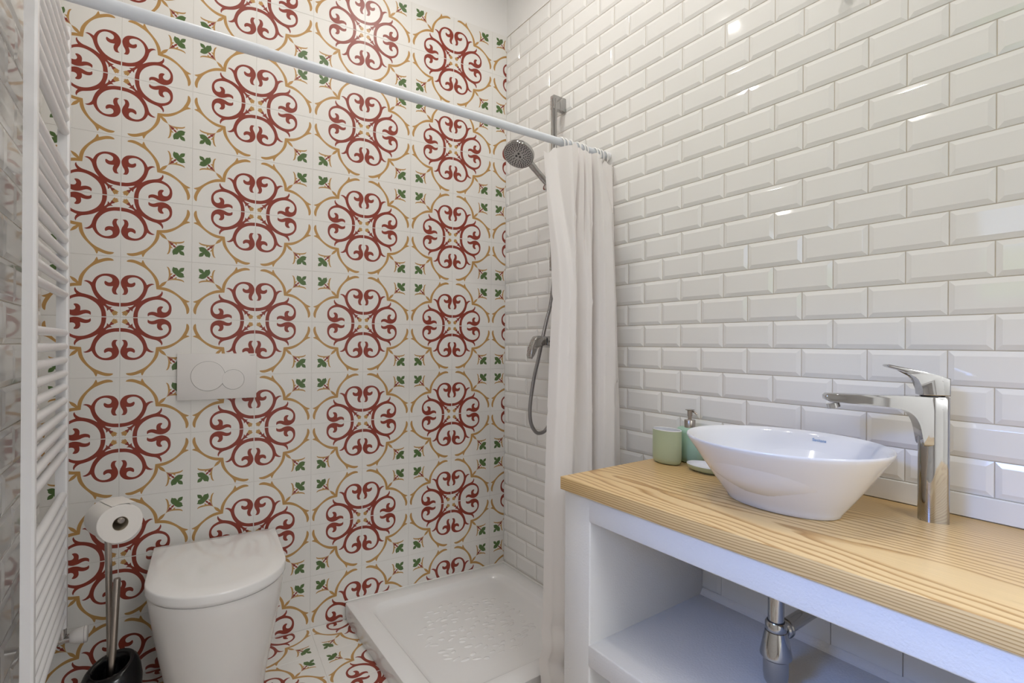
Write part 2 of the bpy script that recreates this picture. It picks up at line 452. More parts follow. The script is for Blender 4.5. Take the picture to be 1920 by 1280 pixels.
# bevelled metro tiles
def metro_bm(bm, cx, cy, w, h, cut=(False, False, False, False), flat=False, mtx=None):
    """tile centred at cx,cy in the local plane, z outwards. cut = left,right,bottom,top edges without bevel"""
    prof = [(0, 0.0), (0, 0.0026), (0.0007, 0.0034), (0.0098, 0.0062), (0.0112, 0.0066)] if not flat else [(0, 0.0), (0, 0.0050), (0.0008, 0.0056)]
    loops = []
    for ins, z in prof:
        l_ = 0 if cut[0] else ins; r_ = 0 if cut[1] else ins; b_ = 0 if cut[2] else ins; t_ = 0 if cut[3] else ins
        if w - l_ - r_ < 0.002: l_ = r_ = (w - 0.002) / 2
        q = [(-w / 2 + l_, -h / 2 + b_), (w / 2 - r_, -h / 2 + b_), (w / 2 - r_, h / 2 - t_), (-w / 2 + l_, h / 2 - t_)]
        lp = [Vector((cx + x, cy + y, z)) for x, y in q]
        loops.append([mtx @ p for p in lp] if mtx is not None else lp)
    loft(bm, loops, cap0=False)
def metro_mesh(w, h, cut=(False,) * 4, flat=False):
    bm = bmesh.new(); metro_bm(bm, 0, 0, w, h, cut, flat)
    return mesh_of(bm, 'bevelled_tile', ['metro'])
HS, RS, GR = 0.0746, 0.0742, 0.0019
# right wall
bm = bmesh.new()
box(bm, (0.0045, YF, 0), (0.16, 0.1, TILE_TOP))
nf = len(bm.faces); box(bm, (0.002, YF, TILE_TOP), (0.16, 0.1, CEIL_Z)); bm.faces.ensure_lookup_table()
for f in bm.faces[nf:]: f.material_index = 1
wall_right = struct(obj('wall_right', bm, ['grout', 'wallpaint']))
CT_TOP = 0.770
cand = []
for j in range(-15, 20):
    z0 = 1.1156 + RS * j; z1 = z0 + RS
    if z1 < 0.05: continue
    zc = (z0 + z1) / 2
    hs_ = [h for h in range(-16, 26) if (h % 2 != 0) == (j % 2 == 0)]
    js = [1.0695 + HS * h for h in hs_]; js = [d for d in js if d > 0.004]
    edges = [0.0] + js
    rowshift = random.uniform(-0.0012, 0.0012)
    for a, b_ in zip(edges, edges[1:]):
        if a > -YF - 0.02: continue
        b2 = min(b_, -YF)
        if j == -5 and a > 0.97: continue                    # plain upstand strip along the worktop
        cand.append((a + (rowshift if a > 0.05 else 0), b2 + rowshift, z0, z1, a == 0.0))
def vis_area(a, b_, z0, z1):
    yc = -(a + b_) / 2; zc = (z0 + z1) / 2
    if abs(yc - CAMP.y) < 0.05 and False: return 0
    x, y, w = proj((0, yc, zc))
    if w < 0.2 or x < 900 or x > 1990 or y < -40 or y > 1320: return 0
    if 1040 < x < 1150 and y > 300: return 0                # behind the curtain
    if a > 0.98 and z1 < CT_TOP and not (0.36 < zc < 0.56 and a > 1.0): return 0     # behind the masonry unit
    if a > 0.77 and a < 1.08 and z1 < 0.75: return 0
    return (b_ - a) * (z1 - z0) / (w * w) * abs((Vector((0, yc, zc)) - CAMP).normalized().x)
cand.sort(key=lambda t: -vis_area(*t[:4]))
mcache = {}
rest = bmesh.new()
RW = lambda y, z: basis((0.0066, y, z), (0, -1, 0), (0, 0, 1), (-1, 0, 0))
for i, (a, b_, z0, z1, first) in enumerate(cand):
    w = b_ - a - GR; h = z1 - z0 - GR; flat = (z1 < 0.70 and a > 1.0)
    yc = -(a + b_) / 2; zc = (z0 + z1) / 2
    mtx = RW(yc, zc) @ Matrix.Rotation(random.uniform(-0.003, 0.003), 4, 'X') @ Matrix.Rotation(random.uniform(-0.003, 0.003), 4, 'Y')
    if i < 300 and vis_area(a, b_, z0, z1) > 0:
        key = (round(w, 3), flat, first)
        if key not in mcache: mcache[key] = metro_mesh(w, h, (first, False, False, False), flat)
        place('tile', mcache[key], wall_right, mtx)
    else:
        metro_bm(rest, 0, 0, w, h, (first, False, False, False), flat, mtx)
o = obj('tile_field', rest, 'metro', wall_right); o['kind'] = 'stuff'; o['label'] = 'remaining white bevelled wall tiles'

# left wall with a small window beside the camera
WY0, WY1, WZ0, WZ1 = -2.0, -1.28, 1.30, 1.86
bm = bmesh.new()
def lwall(bm, x0, x1, y0, y1, z0, z1): box(bm, (x0, y0, z0), (x1, y1, z1))
xb, xf = XL - 0.28, XL - 0.0045
YB = 0.12
for y0, y1, z0, z1 in ((YF, WY0, 0, TILE_TOP), (WY1, YB + 0.02, 0, TILE_TOP), (WY0, WY1, 0, WZ0), (WY0, WY1, WZ1, TILE_TOP)):
    lwall(bm, xb, xf, y0, y1, z0, z1)
nf = len(bm.faces); lwall(bm, xb, XL - 0.002, YF, YB + 0.02, TILE_TOP, CEIL_Z); bm.faces.ensure_lookup_table()
for f in bm.faces[nf:]: f.material_index = 1
wall_left = struct(obj('wall_left', bm, ['grout', 'wallpaint']))
LP, LR = 0.2028, 0.1014
restl = bmesh.new(); lcache = {}; nind = 0
LWm = lambda y, z: basis((XL - 0.0066, y, z), (0, 1, 0), (0, 0, 1), (1, 0, 0))
for j in range(0, 26):
    z0 = LR * j; z1 = min(z0 + LR, TILE_TOP)
    if z1 - z0 < 0.02: continue
    off = -0.152 + (0 if j % 2 else -LP / 2 + LP)
    ed = [YB] + [y for y in [off + LP * k for k in range(3, -16, -1)] if YF < y < YB - 0.004] + [YF]
    for i in range(len(ed) - 1):
        b_, a = ed[i], ed[i + 1]
        if b_ > WY0 and a < WY1 and z1 > WZ0 and z0 < WZ1:
            continue_ = True
            # cut around the window opening
            segs = []
            if a < WY0: segs.append((a, WY0, z0, z1))
            if b_ > WY1: segs.append((WY1, b_, z0, z1))
            aa, bb = max(a, WY0), min(b_, WY1)
            if z0 < WZ0: segs.append((aa, bb, z0, WZ0))
            if z1 > WZ1: segs.append((aa, bb, WZ1, z1))
        else: segs = [(a, b_, z0, z1)]
        for a_, c_, y0_, y1_ in segs:
            w = c_ - a_ - GR; h = y1_ - y0_ - GR
            if w < 0.006 or h < 0.006: continue
            yc, zc = (a_ + c_) / 2, (y0_ + y1_) / 2
            mtx = LWm(yc, zc) @ Matrix.Rotation(random.uniform(-0.004, 0.004), 4, 'X') @ Matrix.Rotation(random.uniform(-0.004, 0.004), 4, 'Y')
            if yc > -0.62 and 0.3 < zc < 2.2:
                key = (round(w, 3), round(h, 3))
                if key not in lcache:
                    bmx = bmesh.new()
                    pr = [(0, 0.0), (0, 0.0026), (0.0008, 0.0034), (0.0125, 0.0064), (0.0142, 0.0068)]
                    loft(bmx, [[Vector((sx_ * (w / 2 - min(i_, w / 2 - .001)), sy_ * (h / 2 - i_), z_)) for sx_, sy_ in ((-1, -1), (1, -1), (1, 1), (-1, 1))] for i_, z_ in pr], cap0=False)
                    lcache[key] = mesh_of(bmx, 'bevelled_tile', ['metro'])
                place('tile', lcache[key], wall_left, mtx)
            else: metro_bm(restl, 0, 0, w, h, (False,) * 4, False, mtx)
o = obj('tile_field', restl, 'metro', wall_left); o['kind'] = 'stuff'; o['label'] = 'remaining white bevelled wall tiles'

# wall behind the camera, ceiling
DX0, DX1 = -1.30, -0.48
bm = bmesh.new()
for x0, x1, z0, z1 in ((XL - 0.28, DX0, 0, CEIL_Z), (DX1, 0.16, 0, CEIL_Z), (DX0, DX1, 2.05, CEIL_Z)): box(bm, (x0, YF - 0.15, z0), (x1, YF, z1))
wall_front = struct(obj('wall_front', bm, 'wallpaint'))
bm = bmesh.new(); HY = -4.3
box(bm, (XL - 0.28, HY - 0.1, 0), (0.4, HY, 2.7)); box(bm, (XL - 0.38, HY, 0), (XL - 0.28, YF - 0.15, 2.7)); box(bm, (0.3, HY, 0), (0.4, YF - 0.15, 2.7)); box(bm, (XL - 0.28, HY, 2.7), (0.3, YF - 0.15, 2.8))
struct(obj('wall_added_hall', bm, 'wallpaint'))  # unseen hall added to house the fill lamp and keep the sky out
bm = bmesh.new(); box(bm, (XL - 0.28, HY, -0.1), (0.3, YF - 0.1, -0.004)); struct(obj('floor_added_hall', bm, 'grout'))
bm = bmesh.new(); box(bm, (XL - 0.28, YF - 0.15, CEIL_Z), (0.16, 0.35, CEIL_Z + 0.12)); ceiling = struct(obj('ceiling', bm, 'wallpaint'))
# unseen door behind the camera, set open to admit the added fill light
door = struct(empty('door_1', (DX0, YF - 0.15, 0)))
obj('door_leaf', bbox_bevel((0.0, -0.80, 0.006), (0.04, 0.0, 2.03), 0.003), 'wallpaint', door)
for x in (-0.06, DX1 - DX0): obj('door_frame', bbox_bevel((x, 0.149, 0), (x + 0.06, 0.165, 2.11), 0.003), 'wallpaint', door)
obj('door_frame', bbox_bevel((0.0, 0.149, 2.05), (DX1 - DX0, 0.165, 2.11), 0.003), 'wallpaint', door)
bm = bmesh.new(); tube(bm, [(0.04, -0.74, 1.02), (0.09, -0.74, 1.02), (0.09, -0.63, 1.02)], 0.009, 10); obj('door_handle', bm, 'chrome', door, True)
# window
win = struct(empty('window_1', (XL - 0.2, (WY0 + WY1) / 2, WZ0)))
hw, hh, ft = (WY1 - WY0) / 2, WZ1 - WZ0, 0.045
for nm, a, b_ in (('window_frame', (-0.03, -hw, 0), (0.03, -hw + ft, hh)), ('window_frame', (-0.03, hw - ft, 0), (0.03, hw, hh)),
                  ('window_frame', (-0.03, -hw + ft, 0), (0.03, hw - ft, ft)), ('window_frame', (-0.03, -hw + ft, hh - ft), (0.03, hw - ft, hh))):
    obj(nm, bbox_bevel(a, b_, 0.004), 'enamel', win)
bm = bmesh.new(); box(bm, (-0.002, -hw + ft - .004, ft - .004), (0.002, hw - ft + .004, hh - ft + .004)); obj('window_pane', bm, 'glass', win)
bm = bmesh.new(); box(bm, (0.03, -hw, -0.002), (0.198, hw, 0.012)); obj('window_sill', bm, 'wallpaint', win)
# hedge outside
bm = bmesh.new(); bmesh.ops.create_icosphere(bm, subdivisions=4, radius=1)
for v in bm.verts:
    k = 1 + 0.08 * sin(v.co.x * 13 + v.co.z * 9) * cos(v.co.y * 17 + v.co.z * 5) + random.uniform(-0.03, 0.03)
    v.co = Vector((v.co.x * 0.7 * k, v.co.y * 2.6 * k, 1.0 + v.co.z * 1.05 * k))
tag(obj('garden_hedge', bm, 'hedge', None, True, (-5.2, -1.4, 0.0)), 'light green leafy hedge outside the small window', 'hedge')
bm = bmesh.new(); box(bm, (-9, -7, -0.5), (XL - 0.3, 5, -0.13)); struct(obj('ground_outside', bm, 'hedge'))

# ------------------------------------------------------------------ masonry washstand
CXF = -0.4895; CYL = -0.980; CYE = -2.30
tag(obj('worktop', bbox_bevel((CXF, CYE, -0.034), (-0.0005, CYL, 0.0), 0.0018, 2), 'wood', None, 30, (0, 0, CT_TOP)), 'pale pine worktop with long brown grain on the white masonry washstand', 'worktop')
CBF = -0.4775
ws = empty('masonry_washstand', (-0.24, -1.65, 0), 'white rough plastered masonry washstand with open shelves under the pine top', 'washstand')
def wpart(name, a, b_, w=0.004, m='plaster'):
    o_ = Vector((-0.24, -1.65, 0))
    return obj(name, bbox_bevel(Vector(a) - o_, Vector(b_) - o_, w, 3), m, ws, 30)
wpart('side_wall', (CBF, -1.082, 0), (-0.0, -0.985, 0.7355))
wpart('side_wall', (CBF, CYE + 0.01, 0), (-0.0, CYE + 0.11, 0.7355))
wpart('top_rail', (CBF, CYE + 0.10, 0.672), (CBF + 0.06, -1.075, 0.7355))
wpart('shelf', (CBF, CYE + 0.10, 0.307), (-0.0, -1.075, 0.3625))
wpart('plinth', (CBF, CYE + 0.10, 0.0), (-0.0, -1.075, 0.08))
# cement fillet at the back of the shelf
bm = bmesh.new()
pts = [(-0.016, 0.3615), (-0.010, 0.366), (-0.004, 0.374), (0.0, 0.380), (0.004, 0.3615)]
a = [bm.verts.new((x + 0.24, -1.082 + 1.65, z)) for x, z in pts]; c = [bm.verts.new((x + 0.24, CYE + 0.11 + 1.65, z)) for x, z in pts]
bm.faces.new(a); bm.faces.new(c[::-1])
for i in range(5): bm.faces.new((a[i], a[(i + 1) % 5], c[(i + 1) % 5], c[i]))
obj('cement_fillet', bm, 'plaster', ws)
# plain upstand strip between worktop and tiles
bm = bbox_bevel((-0.003, CYE, 0.7715), (0.0045, -0.972, 1.1156 - RS * 4 - GR / 2), 0.0012); o = struct(obj('trim_1', bm, 'caulk'))

# ------------------------------------------------------------------ wash basin
BC = Vector((-0.242, -1.439, CT_TOP)); ZR = 0.144
basin = empty('wash_basin', BC, 'white oval vessel basin standing on the pine worktop', 'basin')
def ell(ax, ay, z, n=64, ox=0, oy=0): return [Vector((ox + ax * cos(2 * pi * k / n), oy + ay * sin(2 * pi * k / n), z)) for k in range(n)]
bx_, by_, rx_, ry_ = 0.072, 0.119, 0.176, 0.2095
L = []
for t, z in ((-0.05, 0.0), (0.0, 0.003), (0.03, 0.010), (0.13, 0.022), (0.36, 0.052), (0.62, 0.088), (0.82, 0.116), (0.95, 0.134), (0.985, 0.1405), (0.990, 0.1435), (0.975, 0.1455), (0.94, 0.1445)):
    L.append(ell(bx_ + (rx_ - bx_) * t, by_ + (ry_ - by_) * t, z))
for k, z in ((0.92, 0.136), (0.86, 0.110), (0.74, 0.070), (0.58, 0.042), (0.36, 0.026), (0.16, 0.020)):
    L.append(ell(rx_ * k, ry_ * k, z))
bm = bmesh.new(); loft(bm, L); obj('bowl', bm, 'ceramic', basin, 60)
bm = bmesh.new(); lathe(bm, [(0.0, 0.021), (0.031, 0.021), (0.033, 0.024), (0.028, 0.0265), (0.0, 0.028)], 24); obj('drain_cap', bm, 'chrome', basin, True)
# maker's print on the inner back wall of the bowl: solved on the inner surface
ang = -0.06
kx, ky = rx_ * 0.905, ry_ * 0.905
ppos = Vector((kx * cos(ang), ky * sin(ang), 0.127))
outn = Vector((cos(ang) / kx, sin(ang) / ky, 0)).normalized()
xd = Vector((outn.y, -outn.x, 0)); ydr = (outn * 0.36 + Vector((0, 0, 1)) * 0.93).normalized(); zd = xd.cross(ydr)
o = text_mesh('maker_print', 'Sanitana', 0.0098, 'ink_blue', basis(ppos + zd * 0.0025, xd, ydr, zd), basin, 0.0001); o['label'] = 'small blue lettering'

# ------------------------------------------------------------------ tall basin mixer
FD = Vector((-0.157, 0.226, 0)).normalized()
FP = Vector((-0.0835, -1.664, CT_TOP))
fau = empty('basin_mixer', FP, 'tall chrome single lever mixer behind the white basin', 'faucet')
H = 0.2525
FS = Vector((-FD.y, FD.x, 0))
bm = bmesh.new(); sec = []
for k in range(17): a_ = -pi / 2 + pi * k / 16; sec.append((0.002 + 0.0215 * cos(a_), 0.0225 * sin(a_)))
for cx_, cy_, a0 in ((-0.0165, 0.0165, pi / 2), (-0.0165, -0.0165, pi)):
    for k in range(5): a_ = a0 + pi / 2 * k / 4; sec.append((cx_ + 0.006 * cos(a_), cy_ + 0.006 * sin(a_)))
loft(bm, [[FD * (x_ * k_) + FS * (y_ * k_) + Vector((0, 0, z_)) for x_, y_ in sec] for z_, k_ in ((0.0, 1.0), (H - 0.03, 1.0), (H - 0.002, 1.0), (H, 0.94))])
prof = [(-0.0190, H - 0.10), (-0.0190, H), (0.05, H), (0.12, H - 0.001), (0.188, H - 0.001), (0.1935, H - 0.006), (0.192, H - 0.014), (0.184, H - 0.0185), (0.15, H - 0.020), (0.10, H - 0.0225),
        ] + [(v[0], v[1]) for v in catmull([(0.070, H - 0.0255, 0), (0.054, H - 0.029, 0), (0.042, H - 0.0355, 0), (0.0335, H - 0.0455, 0), (0.0275, H - 0.060, 0), (0.0238, H - 0.080, 0), (0.0205, H - 0.10, 0)], 4)]
extrude_profile(bm, prof, lambda r: 0.0222 - 0.0050 * max(0, min(1, (r - 0.03) / 0.16)), (0, 0, 0), FD, 0.0078, 5); obj('body', bm, 'chrome', fau, 50)
prof = [(-0.0225, H + 0.002), (0.0225, H + 0.002), (0.0232, H + 0.014), (0.0250, H + 0.026), (0.0285, H + 0.0345), (0.034, H + 0.0405), (0.042, H + 0.0455), (0.055, H + 0.0505), (0.080, H + 0.0580), (0.0825, H + 0.061), (0.079, H + 0.0635), (0.035, H + 0.0535), (-0.004, H + 0.0425), (-0.0225, H + 0.037)]
bm = bmesh.new(); extrude_profile(bm, prof, lambda r: 0.0215 - 0.0045 * max(0, min(1, (r - 0.02) / 0.06)), (0, 0, 0), FD, 0.0022, 3); obj('lever', bm, 'chrome', fau, 50)
bm = bmesh.new(); lathe(bm, [(0.0, H - 0.0005), (0.0195, H - 0.0005), (0.0195, H + 0.0025), (0.0, H + 0.0025)], 24); obj('cartridge_gap', bm, 'darkgrey', fau)
ax = (FD * -0.30 + Vector((0, 0, -1))).normalized(); u_, v_ = frame_at(ax)
bm = bmesh.new(); lathe(bm, [(0.0, 0.0), (0.0125, 0.0), (0.0125, 0.010), (0.0115, 0.0105), (0.0115, 0.0075), (0.0, 0.0075)], 24, mat4=basis(FD * 0.176 + Vector((0, 0, H - 0.0215)), u_, v_, ax)); obj('aerator', bm, 'chrome', fau, True)

# ------------------------------------------------------------------ bottle trap
TP_ = Vector((-0.247, -1.433, 0.3645))
trap = empty('bottle_trap', TP_, 'chrome bottle trap below the basin in the washstand shelf', 'trap')
def tl(name, prof, m='chrome'):
    bm = bmesh.new(); lathe(bm, [(r, z - TP_.z) for r, z in prof], 36); return obj(name, bm, m, trap, 35)
tl('inlet_pipe', [(0.0, 0.49), (0.0165, 0.49), (0.0165, 0.7352), (0.0, 0.7352)])
tl('seal_ring', [(0.0, 0.508), (0.0178, 0.508), (0.0178, 0.5135), (0.0, 0.5135)], 'darkgrey')
tl('top_nut', [(0.0, 0.490), (0.0205, 0.490), (0.0222, 0.494), (0.0222, 0.5085), (0.0195, 0.5125), (0.0, 0.5125)])
tl('cone', [(0.0, 0.432), (0.0290, 0.432), (0.0325, 0.436), (0.0325, 0.442), (0.0225, 0.491), (0.0, 0.491)])
tl('cup', [(0.0, 0.3665), (0.008, 0.3665), (0.018, 0.371), (0.0245, 0.382), (0.0262, 0.398), (0.0262, 0.433), (0.0, 0.433)])
zo = 0.484
bm = bmesh.new(); tube(bm, [(0.022, 0, zo - TP_.z), (0.252, 0, zo - TP_.z)], 0.0165, 24); obj('outlet_pipe', bm, 'chrome', trap, True)
bm = bmesh.new(); lathe(bm, [(0.0, 0.0), (0.017, 0.0), (0.0205, 0.003), (0.0205, 0.012), (0.0225, 0.0125), (0.0225, 0.016), (0.0205, 0.0165), (0.0205, 0.019), (0.0, 0.019)], 28, mat4=basis((0.026, 0, zo - TP_.z), (0, 1, 0), (0, 0, 1), (1, 0, 0))); obj('outlet_nut', bm, 'chrome', trap, 35)

# ------------------------------------------------------------------ tumbler, dispenser, dish
tum = empty('tumbler', (-0.125, -1.043, CT_TOP), 'sage green oval tumbler with white inside, on the worktop corner', 'tumbler')
def oval(name, prof, ax_, ay_, m, par, cap=True):
    bm = bmesh.new(); L_ = []
    for k, z in prof: L_.append(ell(max(ax_ + k, 0.0005), max(ay_ + k, 0.0005), z, 48))
    loft(bm, L_, cap, cap); return obj(name, bm, m, par, 50)
ax_, ay_ = 0.0295, 0.0475
oval('cup', [(-0.014, 0), (-0.010, 0.0005), (-0.005, 0.003), (-0.002, 0.008), (-0.0005, 0.016), (0, 0.026), (0, 0.0995), (-0.0028, 0.0995), (-0.0028, 0.012), (-0.010, 0.007)], ax_, ay_, 'green_cup', tum)
oval('glazed_inside', [(0.0002, 0.0992), (0.0002, 0.1010), (-0.0012, 0.1018), (-0.0032, 0.1010), (-0.0033, 0.014), (-0.012, 0.009), (-0.029, 0.0085), (-0.0292, 0.0080), (-0.012, 0.0083), (-0.0030, 0.0130), (-0.0028, 0.0992), (0.0002, 0.0992)], ax_, ay_, 'ceramic', tum, False)
dis = empty('soap_dispenser', (-0.056, -1.073, CT_TOP), 'mint green soap dispenser with steel pump between tumbler and basin', 'soap dispenser')
ax_, ay_ = 0.0285, 0.0445
oval('bottle', [(-0.014, 0), (-0.010, 0.0005), (-0.005, 0.003), (-0.002, 0.008), (0, 0.018), (0, 0.088), (-0.002, 0.096), (-0.006, 0.1015), (-0.013, 0.1045), (-0.018, 0.1055)], ax_, ay_, 'green_pump', dis)
bm = bmesh.new(); lathe(bm, [(0.0, 0.104), (0.0160, 0.104), (0.0160, 0.1265), (0.0152, 0.1275), (0.0, 0.1275)], 28); obj('collar', bm, 'steel', dis, 40)
bm = bmesh.new(); lathe(bm, [(0.0, 0.127), (0.0055, 0.127), (0.0055, 0.138), (0.0075, 0.138), (0.0075, 0.155), (0.0, 0.155)], 20); obj('pump_stem', bm, 'steel', dis, 40)
bm = bmesh.new(); lathe(bm, [(0.0, 0.155), (0.0080, 0.155), (0.0135, 0.157), (0.0135, 0.1582), (0.0, 0.1588)], 24); obj('pump_head', bm, 'steel', dis, 40)
bm = bmesh.new(); tube(bm, catmull([(0, 0, 0.153), (0.002, -0.010, 0.1525), (0.001, -0.019, 0.149), (0.0, -0.024, 0.1455)], 4), 0.0026, 10); obj('nozzle', bm, 'steel', dis, True)
dish = empty('soap_dish', (-0.118, -1.176, CT_TOP), 'shallow sage green soap dish with white inside, tucked beside the basin', 'soap dish')
ax_, ay_ = 0.0415, 0.0625
oval('dish', [(-0.022, 0), (-0.018, 0.0005), (-0.010, 0.004), (-0.004, 0.010), (0, 0.0185), (-0.002, 0.0188), (-0.006, 0.011), (-0.020, 0.006)], ax_, ay_, 'green_cup', dish)
oval('glazed_inside', [(-0.0002, 0.0183), (-0.0006, 0.0198), (-0.0020, 0.0198), (-0.0058, 0.0125), (-0.014, 0.0075), (-0.022, 0.0068), (-0.040, 0.0066), (-0.0405, 0.0062), (-0.022, 0.0062), (-0.006, 0.0112), (-0.002, 0.0184), (-0.0002, 0.0183)], ax_, ay_, 'ceramic', dish, False)

# ------------------------------------------------------------------ shower tray
tray = empty('shower_tray', (-0.372, -0.36, 0), 'low white shower tray in the corner behind the curtain', 'shower tray')
TO = Vector((-0.372, -0.36, 0))
c00, c10, c11, c01 = Vector((-0.744, -0.752, 0)), Vector((-0.001, -0.752, 0)), Vector((-0.001, -0.0015, 0)), Vector((-0.744, 0.053, 0))
def tray_pt(s, t): return (c00 * (1 - s) + c10 * s) * (1 - t) + (c01 * (1 - s) + c11 * s) * t
def rr(ins, rad, z, n=8, ins_b=None):
    """rounded rectangle loop in unit coordinates inset by ins metres"""
    i = ins / 0.74; r = max(rad, 0.001) / 0.74; out = []
    for (cx, cy, a0) in ((1 - i - r, i + r, -pi / 2), (1 - i - r, 1 - i - r, 0), (i + r, 1 - i - r, pi / 2), (i + r, i + r, pi)):
        for k in range(n + 1):
            a = a0 + (pi / 2) * k / n
            p = tray_pt(cx + r * cos(a), cy + r * sin(a)); out.append(Vector((p.x, p.y, z)) - TO)
    return out
bm = bmesh.new()
loft(bm, [rr(0.004, 0.010, 0.0), rr(0.002, 0.010, 0.03), rr(0.0, 0.010, 0.062), rr(0.0015, 0.010, 0.069), rr(0.005, 0.010, 0.0715), rr(0.064, 0.075, 0.0705), rr(0.068, 0.075, 0.0690),
          rr(0.074, 0.075, 0.0610), rr(0.080, 0.075, 0.0535), rr(0.088, 0.072, 0.0495), rr(0.10, 0.07, 0.0475), rr(0.16, 0.06, 0.0462), rr(0.25, 0.04, 0.0448)])
obj('body', bm, 'tray', tray, 40)
bm = bmesh.new(); rnd = random.Random(3)
for iy in range(13):
    for ix in range(9):
        s = 0.24 + 0.062 * ix + 0.02 * (iy % 2) + rnd.uniform(-0.022, 0.022); t = 0.25 + 0.042 * iy + rnd.uniform(-0.016, 0.016)
        if (s - .5) ** 2 + (t - .5) ** 2 > 0.085: continue
        p = tray_pt(s, t) - TO; a = rnd.uniform(-0.5, 0.5); w_, h_ = rnd.uniform(0.010, 0.020), rnd.uniform(0.005, 0.009)
        m4 = Matrix.Translation((p.x, p.y, 0.0445)) @ Matrix.Rotation(a, 4, 'Z')
        lathe(bm, [(1.0, 0.0), (0.85, 0.0022), (0.5, 0.0034), (0.1, 0.0038)], 10, w_, h_, m4)
o = obj('anti_slip_relief', bm, 'tray', tray, True); o['kind'] = 'stuff'
bm = bmesh.new()
for pa, pb in ((Vector((-0.744, 0.0545, 0)), Vector((-0.001, -0.001, 0))), (Vector((-0.001, -0.001, 0)), Vector((-0.001, -0.752, 0)))):
    tube(bm, [pa + Vector((0, 0, 0.0715)) - TO, pb + Vector((0, 0, 0.0715)) - TO], 0.0035, 8)
obj('silicone_seam', bm, 'caulk', tray, True)

# ------------------------------------------------------------------ curtain rod
RY, RZ = -0.6745, 1.8195
rod = empty('curtain_rod', (-0.83, RY, RZ), 'white telescopic curtain rod spanning the shower from wall to wall', 'curtain rod')
bm = bmesh.new(); tube(bm, [(XL + 0.83, 0, -0.004), (-1.16 + 0.83, 0, -0.001)], 0.0145, 20); obj('outer_tube', bm, 'rod', rod, 40)
bm = bmesh.new(); tube(bm, [(-1.17 + 0.83, 0, -0.001), (-0.012 + 0.83, 0, 0.004)], 0.0128, 20); obj('inner_tube', bm, 'rod', rod, 40)
for x, z_, s in ((XL, -0.004, 1), (0.0, 0.004, -1)):
    bm = bmesh.new(); tube(bm, [(x + 0.83 + 0.0005 * s, 0, z_), (x + 0.83 + 0.016 * s, 0, z_), (x + 0.83 + 0.018 * s, 0, z_)], [0.0165, 0.0165, 0.0145], 20); obj('end_cap', bm, 'enamel', rod, 40)

# ------------------------------------------------------------------ shower curtain
cur = empty('shower_curtain', (-0.17, -0.70, 0.0), 'white shower curtain drawn aside in folds against the tiled right wall', 'curtain')
CO = Vector((-0.17, -0.70, 0.0))
left_edge = [(1.80, -0.316), (1.667, -0.309), (1.523, -0.305), (1.416, -0.302), (1.273, -0.303), (1.132, -0.315), (0.923, -0.328), (0.753, -0.339), (0.603, -0.351), (0.356, -0.367), (0.197, -0.379), (0.071, -0.390), (0.0, -0.392)]
def lerp_tab(tab, z):
    for (z0, v0), (z1, v1) in zip(tab, tab[1:]):
        if z <= z0 and z >= z1: return v0 + (v1 - v0) * (z0 - z) / (z0 - z1)
    return tab[0][1] if z > tab[0][0] else tab[-1][1]
# fold plan: (position across, depth towards the camera) at the top, the middle and the bottom
F_TOP = [(0.0, -0.012), (0.05, -0.010), (0.13, -0.002), (0.155, 0.030), (0.17, 0.036), (0.26, 0.034), (0.285, 0.020), (0.30, -0.008), (0.335, 0.022), (0.38, 0.026), (0.415, 0.006), (0.44, 0.020), (0.52, 0.024), (0.545, 0.006), (0.565, -0.016), (0.62, 0.016), (0.66, 0.012), (0.69, -0.010), (0.74, 0.012), (0.80, 0.004), (0.86, -0.006), (0.90, 0.008), (0.95, 0.010), (1.0, 0.0)]
F_MID = [(0.0, -0.008), (0.02, 0.014), (0.08, 0.030), (0.15, 0.034), (0.20, 0.028), (0.215, 0.002), (0.25, -0.006), (0.33, 0.002), (0.42, 0.020), (0.465, 0.024), (0.482, 0.004), (0.51, 0.012), (0.545, 0.010), (0.560, -0.018), (0.575, -0.026), (0.590, 0.018), (0.63, 0.030), (0.74, 0.034), (0.815, 0.026), (0.826, -0.004), (0.84, -0.028), (0.88, -0.010), (0.95, 0.0), (0.985, 0.004), (1.0, 0.0)]
F_BOT = [(0.0, -0.006), (0.03, 0.012), (0.12, 0.030), (0.24, 0.038), (0.36, 0.034), (0.45, 0.018), (0.50, -0.004), (0.56, -0.012), (0.60, 0.004), (0.64, 0.020), (0.72, 0.032), (0.80, 0.030), (0.86, 0.012), (0.90, -0.012), (0.94, -0.004), (1.0, 0.0)]
def fold(tab, u):
    for i in range(len(tab) - 1):
        if tab[i][0] <= u <= tab[i + 1][0]:
            (u0, v0), (u1, v1) = tab[i], tab[i + 1]; t = (u - u0) / (u1 - u0); t = t * t * (3 - 2 * t) * 0.6 + t * 0.4
            return v0 + (v1 - v0) * t
    return tab[-1][1]
RING_X = [-0.236, -0.217, -0.192, -0.162, -0.136, -0.121, -0.078, -0.060, -0.043, -0.027]
bm = bmesh.new(); NU, NZ = 190, 110
rows = []
